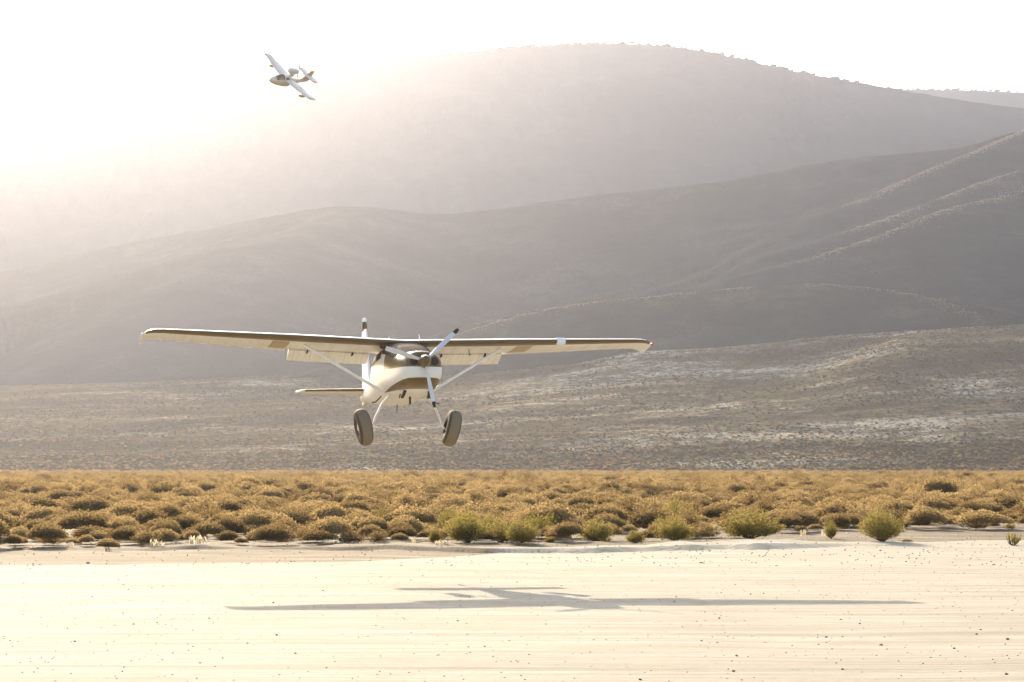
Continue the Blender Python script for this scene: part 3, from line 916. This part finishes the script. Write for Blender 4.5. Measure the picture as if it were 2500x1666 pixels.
# tyre: darker sidewalls, dusty tread
k = N(M_RUB); tc = k.n('ShaderNodeTexCoord'); sp = k.n('ShaderNodeSeparateXYZ'); k.l(tc.outputs['Object'], sp.inputs[0])
ax = k.math('ABSOLUTE', sp.outputs[0]); nz = k.noise(k.coord(), 9.0, 5, .7)
k.l(k.mix(k.ramp(k.math('ADD', ax, k.math('MULTIPLY', nz, .03)), [(.105, 0.0), (.135, 1.0)]), (0.22, 0.165, 0.10), (0.07, 0.05, 0.028)), k.b.inputs['Base Color'])
# wing skin: faint seams along the ribs, streaky dirt
M_WING = mat('wing_skin_paint', (0.76, 0.71, 0.62), 0.4, 0.5)
k = N(M_WING); tc = k.n('ShaderNodeTexCoord'); sp = k.n('ShaderNodeSeparateXYZ'); k.l(tc.outputs['Object'], sp.inputs[0])
pp = k.math('PINGPONG', sp.outputs[0], .19)
seam = k.math('LESS_THAN', pp, .006)
dirt = k.noise(k.coord(scale=(6, .8, 2)), 1.5, 6, .7)
cw = k.ramp(dirt, [(.32, (0.70, 0.63, 0.52)), (.55, (0.80, 0.76, 0.69))])
k.l(k.mix(k.math('MULTIPLY', seam, .3), cw, (0.25, 0.19, 0.12)), k.b.inputs['Base Color'])
# fuselage paint: dark hood and dark lower stripe on the nose
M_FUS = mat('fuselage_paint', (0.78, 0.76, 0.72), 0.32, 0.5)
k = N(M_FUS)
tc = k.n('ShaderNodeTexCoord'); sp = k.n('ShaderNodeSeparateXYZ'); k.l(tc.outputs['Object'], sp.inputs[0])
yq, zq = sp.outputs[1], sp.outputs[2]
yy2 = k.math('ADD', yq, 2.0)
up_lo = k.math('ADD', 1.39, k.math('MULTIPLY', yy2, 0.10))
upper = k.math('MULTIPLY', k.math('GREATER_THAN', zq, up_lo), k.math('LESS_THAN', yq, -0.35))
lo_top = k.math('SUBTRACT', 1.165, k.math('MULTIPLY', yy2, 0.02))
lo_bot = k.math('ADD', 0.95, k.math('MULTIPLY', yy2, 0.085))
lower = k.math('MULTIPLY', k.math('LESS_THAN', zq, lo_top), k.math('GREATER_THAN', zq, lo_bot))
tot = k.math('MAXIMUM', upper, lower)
k.l(k.mix(tot, (0.76, 0.72, 0.65), (0.14, 0.080, 0.020)), k.b.inputs['Base Color'])  # hood and stripe: black trim, browned with the flare veil

def ring(y, hw, zb, zt, e=2.6, n=36, t0=0, t1=360, grow=0.0):
    out = []
    full = abs(t1 - t0) >= 360
    m_ = n if full else n + 1
    for i in range(m_):
        t = R(t0 + (t1 - t0) * i / n)
        c, s = math.cos(t), math.sin(t)
        px_ = (hw + grow) * math.copysign(abs(c) ** (2 / e), c)
        pz_ = ((zt - zb) / 2 + grow) * math.copysign(abs(s) ** (2 / e), s)
        out.append((px_, y, (zt + zb) / 2 + pz_))
    return out
ST_F = [(-2.03, .20, 1.32, 1.62, 2.2), (-2.00, .33, 1.16, 1.68, 2.4), (-1.92, .39, 1.07, 1.73, 2.5), (-1.7, .44, 1.00, 1.77, 2.6), (-1.35, .48, .97, 1.81, 2.8), (-.95, .52, .97, 1.85, 3.0),
        (-.5, .55, .98, 2.06, 3.2), (-.05, .56, .99, 2.22, 3.4), (.7, .56, 1.00, 2.24, 3.4), (1.4, .54, 1.03, 2.22, 3.2), (2.1, .44, 1.12, 2.06, 2.8), (3.0, .33, 1.25, 1.96, 2.5), (4.0, .23, 1.42, 1.92, 2.3),
        (5.0, .14, 1.58, 1.90, 2.2), (5.75, .06, 1.70, 1.90, 2.0)]
def st_at(y):
    a = np.array(ST_F)
    return [float(np.interp(y, a[:, 0], a[:, i])) for i in range(1, 5)]
def naca(n=14, t=.12, m_=.02, p=.4, x0=0.0, x1=1.0):
    up = []; lo = []
    for i in range(n + 1):
        x = x0 + (x1 - x0) * (1 - math.cos(math.pi / 2 * i / n)) if x0 == 0 else x0 + (x1 - x0) * i / n
        yt = 5 * t * (.2969 * math.sqrt(x) - .126 * x - .3516 * x * x + .2843 * x ** 3 - .1036 * x ** 4)
        yc_ = m_ / p ** 2 * (2 * p * x - x * x) if x < p else m_ / (1 - p) ** 2 * (1 - 2 * p + 2 * p * x - x * x)
        up.append((x, yc_ + yt)); lo.append((x, yc_ - yt))
    return up[::-1] + (lo[1:] if x0 == 0 else lo)

def make_bushplane():
    root = bpy.data.objects.new('airplane', None); sc.collection.objects.link(root)
    tag(root, 'white high wing airplane with dark leading edges tinted flare brown and big tyres, flying low', 'airplane')
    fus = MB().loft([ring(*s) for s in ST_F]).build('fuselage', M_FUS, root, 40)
    # windshield
    rs = []
    for y in np.linspace(-.93, -.03, 8):
        hw, zb, zt, e = st_at(y)
        k0 = 22 + 14 * (1 - (y + .93) / .9)
        rs.append(ring(y, hw, zb, zt, e, 28, k0, 180 - k0, .007))
    MB().loft(rs, cap=False, closed=False).build('windshield', M_GLASS, root, 60)
    # cowl air intakes, exhaust
    for s in (-1, 1):
        MB().lathe([(-.01, .085), (.012, .09), (.014, .06), (.02, .0001)], 'Y', (s * .22, -2.03, 1.50), 20).build('air_intake', M_DARK, root)
        MB().tube([(s * .26, -1.25, 1.0), (s * .27, -1.15, .93), (s * .28, -1.0, .89)], .035, 10).build('exhaust_pipe', M_DARK, root)
        # cabin side windows, two panes
        for (ya_, yb_) in ((.02, .62), (.68, 1.32)):
            rs = []
            for y in np.linspace(ya_, yb_, 5):
                hw, zb, zt, e = st_at(y)
                a0, a1 = (14, 38) if s > 0 else (142, 166)
                rs.append(ring(y, hw, zb, zt, e, 8, a0, a1, .006))
            MB().loft(rs, cap=False, closed=False).build('side_window', M_GLASS, root, 60)
        # door seam rails and a step
        MB().tube([(s * .53, .1, 1.06), (s * .66, .12, .93), (s * .74, .12, .92)], .014, 8).build('boarding_step', M_DARK, root)
    MB().box((0, -.4, .90), (.03, .10, .16)).build('belly_drain', M_DARK, root)
    MB().tube([(.0, 1.1, 1.02), (.0, 1.2, .82)], [.012, .004], 8).build('antenna', M_DARK, root)
    MB().tube([(-.3, -.9, .97), (-.33, -.95, .88)], [.014, .012], 8).build('breather_pipe', M_DARK, root)
    # propeller
    hub = (0, -2.12, 1.49)
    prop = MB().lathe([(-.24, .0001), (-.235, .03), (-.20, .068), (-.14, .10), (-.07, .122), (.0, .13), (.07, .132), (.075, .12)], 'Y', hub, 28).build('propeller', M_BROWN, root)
    for kb, ang in enumerate((44, 163, 281)):
        sec = []
        tips = []
        for r_, ch, tw, th in ((.08, .07, 70, .05), (.18, .085, 55, .035), (.35, .11, 40, .022), (.55, .115, 30, .016), (.75, .105, 24, .012), (.86, .095, 21, .010), (.965, .075, 19, .008), (.99, .05, 18, .006)):
            pts_ = []
            for q in range(12):
                t = 2 * math.pi * q / 12
                u, w = ch / 2 * math.cos(t), th / 2 * math.sin(t)
                ct, st_ = math.cos(R(tw)), math.sin(R(tw))
                lx, ly = u * ct - w * st_, u * st_ + w * ct
                a = R(ang)
                pts_.append((hub[0] + r_ * math.cos(a) - lx * math.sin(a), hub[1] - .01 + ly, hub[2] + r_ * math.sin(a) + lx * math.cos(a)))
            sec.append(pts_)
        bl = MB().loft(sec[:6]).build('blade', M_BLADE, prop)
        MB().loft(sec[5:]).build('blade_tip', M_DARK, prop)
    # wings
    zr = 2.21
    def sections(s):
        # span x, leading edge y, chord, z, twist
        return [(0.0, -.10, 1.62, 0), (.58, -.10, 1.62, 0), (2.40, -.10, 1.62, 0), (3.3, -.075, 1.44, 0), (4.3, -.05, 1.22, 0), (5.20, -.03, 1.0, 0)]
    dih = math.tan(R(1.85)); inc = R(1.5)
    def wpt(s, x, le, ch, cx, cz, drop=0, tk=1.0):
        yy_ = cx * ch; zz_ = cz * ch * tk
        return (s * x, le + yy_ * math.cos(inc) + zz_ * math.sin(inc), zr + x * dih + zz_ * math.cos(inc) - yy_ * math.sin(inc) + drop)
    for s in (-1, 1):
        secs = sections(s)
        prof = naca(14, .125, x1=.76)
        w = MB()
        w.loft([[wpt(s, x, le, ch, a, b) for a, b in prof] for x, le, ch, _ in secs])
        wing = w.build('wing', M_WING, root, 30)
        # dark painted leading edge, slightly proud of the skin
        sh = []
        pr = naca(30, .125, x1=1)
        nose = [q for q in pr if q[0] <= .13]
        nose = [q for q in nose if not (q[1] > 0 and q[0] > .02)]
        for x, le, ch, _ in secs:
            sh.append([wpt(s, x, le, ch, a - .0028, b + (.002 if b > .003 else -.0022)) for a, b in nose])
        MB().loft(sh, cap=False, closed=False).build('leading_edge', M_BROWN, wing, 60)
        # aileron and flap
        ail = naca(8, .125, x0=.768, x1=1.0)
        MB().loft([[wpt(s, x, le, ch, a, b) for a, b in ail] for x, le, ch in ((2.46, -.099, 1.608), (3.3, -.075, 1.44), (4.3, -.05, 1.22), (5.18, -.03, 1.004))]).build('aileron', M_WING, wing, 30)
        fl = naca(8, .125, x0=.74, x1=1.02)
        fr = []
        for x in (.62, 1.5, 2.40):
            ringp = []
            for a, b in fl:
                da, db = a - .74, b - .0
                cA, sA = math.cos(R(22)), math.sin(R(22))
                ringp.append(wpt(s, x, -.10, 1.62, .775 + da * cA + (db - .03) * sA, -.012 - da * sA + (db - .01) * cA))
            fr.append(ringp)
        MB().loft(fr).build('flap', M_WING, wing, 30)
        for x in (1.0, 2.0):
            q = wpt(s, x, -.10, 1.62, .76, -.05)
            MB().box((q[0], q[1], q[2]), (.02, .22, .06)).build('flap_bracket', M_DARK, wing)
        # darker chordwise tan strip outboard of the flap
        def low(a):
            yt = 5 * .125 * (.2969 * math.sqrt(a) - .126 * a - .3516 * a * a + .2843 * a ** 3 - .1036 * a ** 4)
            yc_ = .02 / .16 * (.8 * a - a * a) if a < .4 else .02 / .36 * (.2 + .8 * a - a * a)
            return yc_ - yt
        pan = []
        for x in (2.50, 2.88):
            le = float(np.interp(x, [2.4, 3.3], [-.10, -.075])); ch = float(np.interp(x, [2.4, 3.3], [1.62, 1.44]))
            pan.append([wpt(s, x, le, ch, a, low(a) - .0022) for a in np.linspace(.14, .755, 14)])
        MB().loft(pan, cap=False, closed=False).build('underwing_strip', mat('strip_tan', (.42, .33, .2), .5, .4), wing, 60)
        # drooped tip
        tp = []
        full = naca(14, .125)
        for x, le, ch, dr, tk in ((5.20, -.03, 1.0, 0, 1), (5.35, -.02, .98, -.006, .97), (5.47, .02, .93, -.025, .85), (5.56, .09, .85, -.06, .62), (5.62, .20, .74, -.10, .34), (5.64, .30, .62, -.13, .1)):
            tp.append([wpt(s, x, le, ch, a, b, dr * (.55 + .6 * a), tk) for a, b in full])
        MB().loft(tp).build('wing_tip', M_WHITE, wing, 40)
        sh = []
        for x, le, ch, dr, tk in ((5.20, -.03, 1.0, 0, 1), (5.35, -.02, .98, -.006, .97), (5.47, .02, .93, -.025, .85), (5.56, .09, .85, -.06, .62)):
            sh.append([wpt(s, x, le, ch, a - .003, b + (.002 if b > .003 else -.003), dr * (.55 + .6 * a), tk) for a, b in nose])
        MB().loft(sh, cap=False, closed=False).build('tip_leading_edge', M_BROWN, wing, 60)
        q = wpt(s, 5.63, .1, .9, .08, 0, -.06)
        MB().lathe([(-.05, .0001), (-.04, .02), (0, .028), (.04, .02), (.05, .0001)], 'Y', q, 12).build('navigation_light', M_RED if s > 0 else M_CLEAR, wing)
        # strut
        a = Vector((s * 2.20, .33, zr + 2.2 * dih - .09)); b = Vector((s * .50, .05, 1.14))
        MB().tube([b, b.lerp(a, .02), b.lerp(a, .5), b.lerp(a, .98), a], [.028, .032, .032, .032, .028], 16, 2.0).build('wing_strut', M_WHITE, root, 60)
        # landing gear leg: flat spring from the belly out and down to the wheel
        wc = Vector((s * .965, -.12, .35))
        MB().tube([(s * .40, -.12, 1.04), (s * .55, -.12, .88), (s * .68, -.12, .62), (s * .76, -.12, .41), (s * .80, -.12, .33)], [.03, .026, .024, .022, .02], 14, 2.6).build('gear_leg', M_WHITE, root, 60)
        # wheel, leaning outwards at the top
        wh = bpy.data.objects.new('main_wheel', None); sc.collection.objects.link(wh); wh.parent = root
        wh.location = wc; wh.rotation_euler = (R(2), R(12.5 * s), 0)
        prof_t = []
        for q in range(25):
            t = math.pi * (-.5 + q / 24)
            prof_t.append((.145 * math.copysign(abs(math.sin(t)) ** .8, math.sin(t)), .235 + .165 * abs(math.cos(t)) ** .75))
        prof_t = [(-.10, .13), (-.135, .17)] + prof_t + [(.135, .17), (.10, .13)]
        MB().lathe(prof_t, 'X', (0, 0, 0), 48).build('tyre', M_RUB, wh, 50)
        for g0 in (-.055, 0, .055):
            pass
        MB().lathe([(-.12, .0001), (-.13, .05), (-.11, .06), (-.10, .132), (.10, .132), (.11, .06), (.13, .05), (.12, .0001)], 'X', (0, 0, 0), 28).build('rim', M_METAL, wh, 40)
        MB().box((-s * .16, .02, .03), (.06, .10, .12)).build('brake', M_DARK, wh)
        MB().tube([(-s * .14, 0, 0), (-s * .20, 0, .02)], .03, 10).build('axle', M_DARK, wh)
        # tail plane halves
        tpn = naca(8, .10, 0.0001)
        MB().loft([[(s * x, le + a_ * ch, 1.89 + b_ * ch) for a_, b_ in tpn] for x, le, ch in ((.04, 4.85, 1.0), (1.0, 5.0, .86), (1.50, 5.12, .74), (1.61, 5.22, .6))]).build('stabilizer', M_WHITE, root, 30)
        tn = [q for q in naca(24, .10, 0.0001, x1=1) if q[0] <= .10 and not (q[1] > 0 and q[0] > .02)]
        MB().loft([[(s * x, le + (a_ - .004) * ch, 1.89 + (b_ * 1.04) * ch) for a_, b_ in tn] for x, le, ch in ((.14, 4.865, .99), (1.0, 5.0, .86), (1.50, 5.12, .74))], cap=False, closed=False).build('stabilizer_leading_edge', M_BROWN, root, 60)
        MB().tube([(s * 1.62, 5.25, 1.87), (s * 1.65, 5.4, 1.87), (s * 1.62, 5.6, 1.87)], [.02, .045, .02], 10).build('stabilizer_tip', M_WHITE, root, 60)
    # light fairing in the right wing and pitot tube below it
    q = (3.47, -.078, zr + 3.47 * dih + .0)
    MB().lathe([(-.10, .05), (-.095, .078), (.095, .078), (.10, .05)], 'X', (q[0], q[1] + .075, q[2] + .0), 20).build('landing_light', M_CLEAR, root, 40)
    MB().tube([(1.45, .25, zr - .06), (1.45, .22, zr - .20), (1.45, .08, zr - .21)], .011, 8).build('pitot_tube', M_DARK, root)
    # fin, rudder, beacon
    fn = naca(8, .10, 0.0001, x1=.62)
    FIN = [(1.80, 4.2, 1.65), (2.0, 4.65, 1.20), (2.5, 4.86, 1.0), (3.1, 5.05, .80), (3.42, 5.18, .66)]
    fin = MB().loft([[(b_ * ch, le + a_ * ch, z_) for a_, b_ in fn] for z_, le, ch in FIN]).build('fin', M_WHITE, root, 30)
    rd = naca(6, .10, 0.0001, x0=.63, x1=1)
    MB().loft([[(b_ * ch, le + a_ * ch, z_) for a_, b_ in rd] for z_, le, ch in [(1.62, 4.1, 1.78)] + FIN[1:]]).build('rudder', M_WHITE, root, 30)
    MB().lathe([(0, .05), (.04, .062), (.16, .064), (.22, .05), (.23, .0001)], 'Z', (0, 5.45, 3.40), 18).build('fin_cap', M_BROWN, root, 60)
    MB().lathe([(0, .05), (.05, .055), (.09, .04), (.11, .0001)], 'Z', (0, 5.45, 3.63), 18).build('beacon', M_CLEAR, root, 60)
    # tailwheel
    MB().tube([(0, 5.2, 1.62), (0, 5.6, 1.50), (0, 5.75, 1.36)], [.03, .022, .018], 8).build('tailwheel_spring', M_METAL, root)
    MB().lathe([(-.04, .04), (-.045, .09), (-.03, .115), (.03, .115), (.045, .09), (.04, .04)], 'X', (0, 5.80, 1.33), 24).build('tailwheel', M_RUB, root)
    # roof antennas
    MB().tube([(-.2, .9, 2.40), (-.2, 1.0, 2.52)], [.012, .004], 6).build('antenna', M_WHITE, root)
    MB().tube([(.42, .6, 2.42), (.42, .68, 2.53)], [.012, .004], 6).build('antenna', M_WHITE, root)
    return root
plane = make_bushplane()
plane.location = (-2.26, 45.0, 2.62)
plane.rotation_euler = (R(-6.0), R(0.35), R(13.4))
# keep the yaw outermost: pitch about the wing axis, then heading
plane.rotation_mode = 'XYZ'

def make_seaplane():
    root = bpy.data.objects.new('amphibious_airplane', None); sc.collection.objects.link(root)
    tag(root, 'small white airplane with engine pod on a pylon, banking above the mountain', 'airplane')
    M_W2 = mat('seaplane_white', (.62, .56, .48), .35, .5); M_T = mat('seaplane_trim', (.55, .36, .16), .4, .5)
    def rg(x, hw, zb, zt, e=2.3, n=20):
        return [(x, p_[0], p_[2]) for p_ in ring(0, hw, zb, zt, e, n)]
    MB().loft([rg(*q) for q in ((3.35, .03, .0, .10), (3.2, .20, -.18, .22), (2.7, .40, -.38, .42), (2.1, .52, -.50, .62), (1.5, .58, -.56, .92), (.8, .60, -.58, 1.0), (.1, .58, -.58, .92), (-.3, .50, -.44, .75), (-.32, .48, -.32, .74),
                                 (-1.2, .34, -.18, .55), (-2.4, .20, .08, .50), (-3.5, .09, .30, .52))]).build('hull', M_W2, root, 40)
    MB().loft([rg(*q) for q in ((3.0, .10, -.36, -.20), (2.1, .40, -.56, -.38), (1.0, .50, -.65, -.44), (.1, .46, -.64, -.44), (-.25, .40, -.52, -.36))]).build('hull_bottom', M_T, root, 40)
    rs = []
    for x, hw, zb, zt in ((2.35, .50, -.46, .54), (1.95, .54, -.52, .72), (1.5, .58, -.56, .92), (1.1, .59, -.57, .96)):
        rs.append([(x, p_[0], p_[2]) for p_ in ring(0, hw, zb, zt, 2.3, 14, 24, 156, .012)])
    MB().loft(rs, cap=False, closed=False).build('windshield', M_GLASS, root, 60)
    for s in (-1, 1):
        rs = []
        for x, hw, zb, zt in ((.95, .60, -.575, .98), (.3, .585, -.58, .94)):
            rs.append([(x, p_[0], p_[2]) for p_ in ring(0, hw, zb, zt, 2.3, 8, 10 if s > 0 else 130, 50 if s > 0 else 170, .012)])
        MB().loft(rs, cap=False, closed=False).build('side_window', M_GLASS, root, 60)
        pr = naca(10, .14)
        w = MB().loft([[(le - a * ch, s * y, zz_ + b * ch) for a, b in pr] for y, le, ch, zz_ in ((.3, 1.0, 1.9, .35), (5.35, .75, 1.45, .80), )]).build('wing', M_W2, root, 30)
        MB().loft([[(le - a * ch, s * y, zz_ + b * ch * t) for a, b in pr] for y, le, ch, zz_, t in ((5.35, .75, 1.45, .80, 1), (5.65, .68, 1.35, .83, .9), (5.82, .5, 1.05, .84, .4))]).build('wing_tip', M_T, w, 40)
        MB().tube([(.15, s * 3.75, .55), (.15, s * 3.75, .28)], .06, 8).build('float_strut', M_W2, root)
        MB().loft([rg2 for rg2 in [[(x, s * 3.75 + p_[0], p_[2]) for p_ in ring(0, hw, zb, zt, 2.2, 14)] for x, hw, zb, zt in ((.72, .03, .06, .16), (.5, .15, -.06, .24), (.1, .19, -.14, .27), (-.25, .15, -.08, .25), (-.6, .04, .10, .2))]]).build('sponson', M_T, root, 40)
        MB().loft([[(le - a * ch, s * y, 1.20 + b * ch) for a, b in naca(8, .1)] for y, le, ch in ((.0, -2.6, 1.35), (1.5, -2.8, 1.1))]).build('stabilizer', M_W2, root, 30)
        MB().loft([[(le - a * ch, s * y, 1.20 + b * ch) for a, b in naca(8, .1)] for y, le, ch in ((1.5, -2.8, 1.1), (1.85, -2.95, .85))]).build('stabilizer_tip', M_T, root, 30)
    MB().loft([[(le - a * ch, b * ch, z_) for a, b in naca(8, .11)] for z_, le, ch in ((.42, -1.7, 2.0), (.7, -2.35, 1.45), (1.2, -2.85, 1.1), (2.0, -3.3, .72))]).build('fin', M_T, root, 30)
    MB().loft([[(le - a * ch, b * ch, z_) for a, b in naca(8, .22)] for z_, le, ch in ((.8, .35, 1.0), (1.15, .1, .8), (1.55, .05, .85))]).build('pylon', M_W2, root, 30)
    MB().loft([rg(*q) for q in ((.55, .18, 1.5, 1.9), (.45, .36, 1.36, 2.04), (.1, .42, 1.28, 2.12), (-.6, .40, 1.32, 2.08), (-1.0, .26, 1.46, 1.94), (-1.15, .08, 1.62, 1.78))]).build('engine_pod', M_W2, root, 40)
    for s in (-1, 1):
        MB().tube([(-.75, s * .1, 1.48), (-1.0, s * .35, .55)], .028, 8).build('pod_brace', M_W2, root)
    pr = MB().lathe([(-.14, .0001), (-.1, .07), (0, .09)], 'X', (-1.12, 0, 1.70), 16).build('propeller', M_DARK, root)
    for a in (70, 250):
        c, s_ = math.cos(R(a)), math.sin(R(a))
        MB().tube([(-1.16, -c * .05, 1.70 + s_ * .05), (-1.16, -c * .5, 1.70 + s_ * .5), (-1.16, -c * .93, 1.70 + s_ * .93)], [.05, .07, .04], 8, .3, (1, 0, 0)).build('blade', M_DARK, pr)
    return root
sea = make_seaplane()
f_ = Vector((-.663, -.746, -.072)).normalized(); l_ = Vector((.601, -.471, -.646)); l_ = (l_ - f_ * l_.dot(f_)).normalized(); u_ = f_.cross(l_)
rot = Matrix((f_, l_, u_)).transposed()
pc = P(703, 193, 284)
sea.matrix_world = Matrix.Translation(pc - rot @ Vector((0.1, 0, .4))) @ rot.to_4x4()

# ------------------------------------------------------------------ haze
hm = bpy.data.materials.new('haze_air'); hm.use_nodes = True
t = hm.node_tree
for q in list(t.nodes):
    t.nodes.remove(q)
out = t.nodes.new('ShaderNodeOutputMaterial'); pv = t.nodes.new('ShaderNodeVolumePrincipled')
pv.inputs['Color'].default_value = (1.0, 0.67, 0.41, 1)  # warm tint chosen to give the sun side its peach glow
pv.inputs['Density'].default_value = HAZE_D
pv.inputs['Anisotropy'].default_value = HAZE_G
pb = t.nodes.new('ShaderNodeVolumePrincipled')      # the air itself, tinted blue to cool the right side; scatters evenly
pb.inputs['Color'].default_value = (0.25, 0.58, 1.0, 1)
pb.inputs['Density'].default_value = 0.000058
pb.inputs['Anisotropy'].default_value = 0.0
ad = t.nodes.new('ShaderNodeAddShader')
t.links.new(pv.outputs[0], ad.inputs[0]); t.links.new(pb.outputs[0], ad.inputs[1])
t.links.new(ad.outputs[0], out.inputs['Volume'])
hb = MB().box((0, 2900, 449), (8400, 7200, 910))
ho = hb.build('haze', hm, None, None)
ho['kind'] = 'stuff'
ho['label'] = 'dusty haze tinted warm and blue filling the valley, brightest toward the sun at left'
ho['category'] = 'haze'
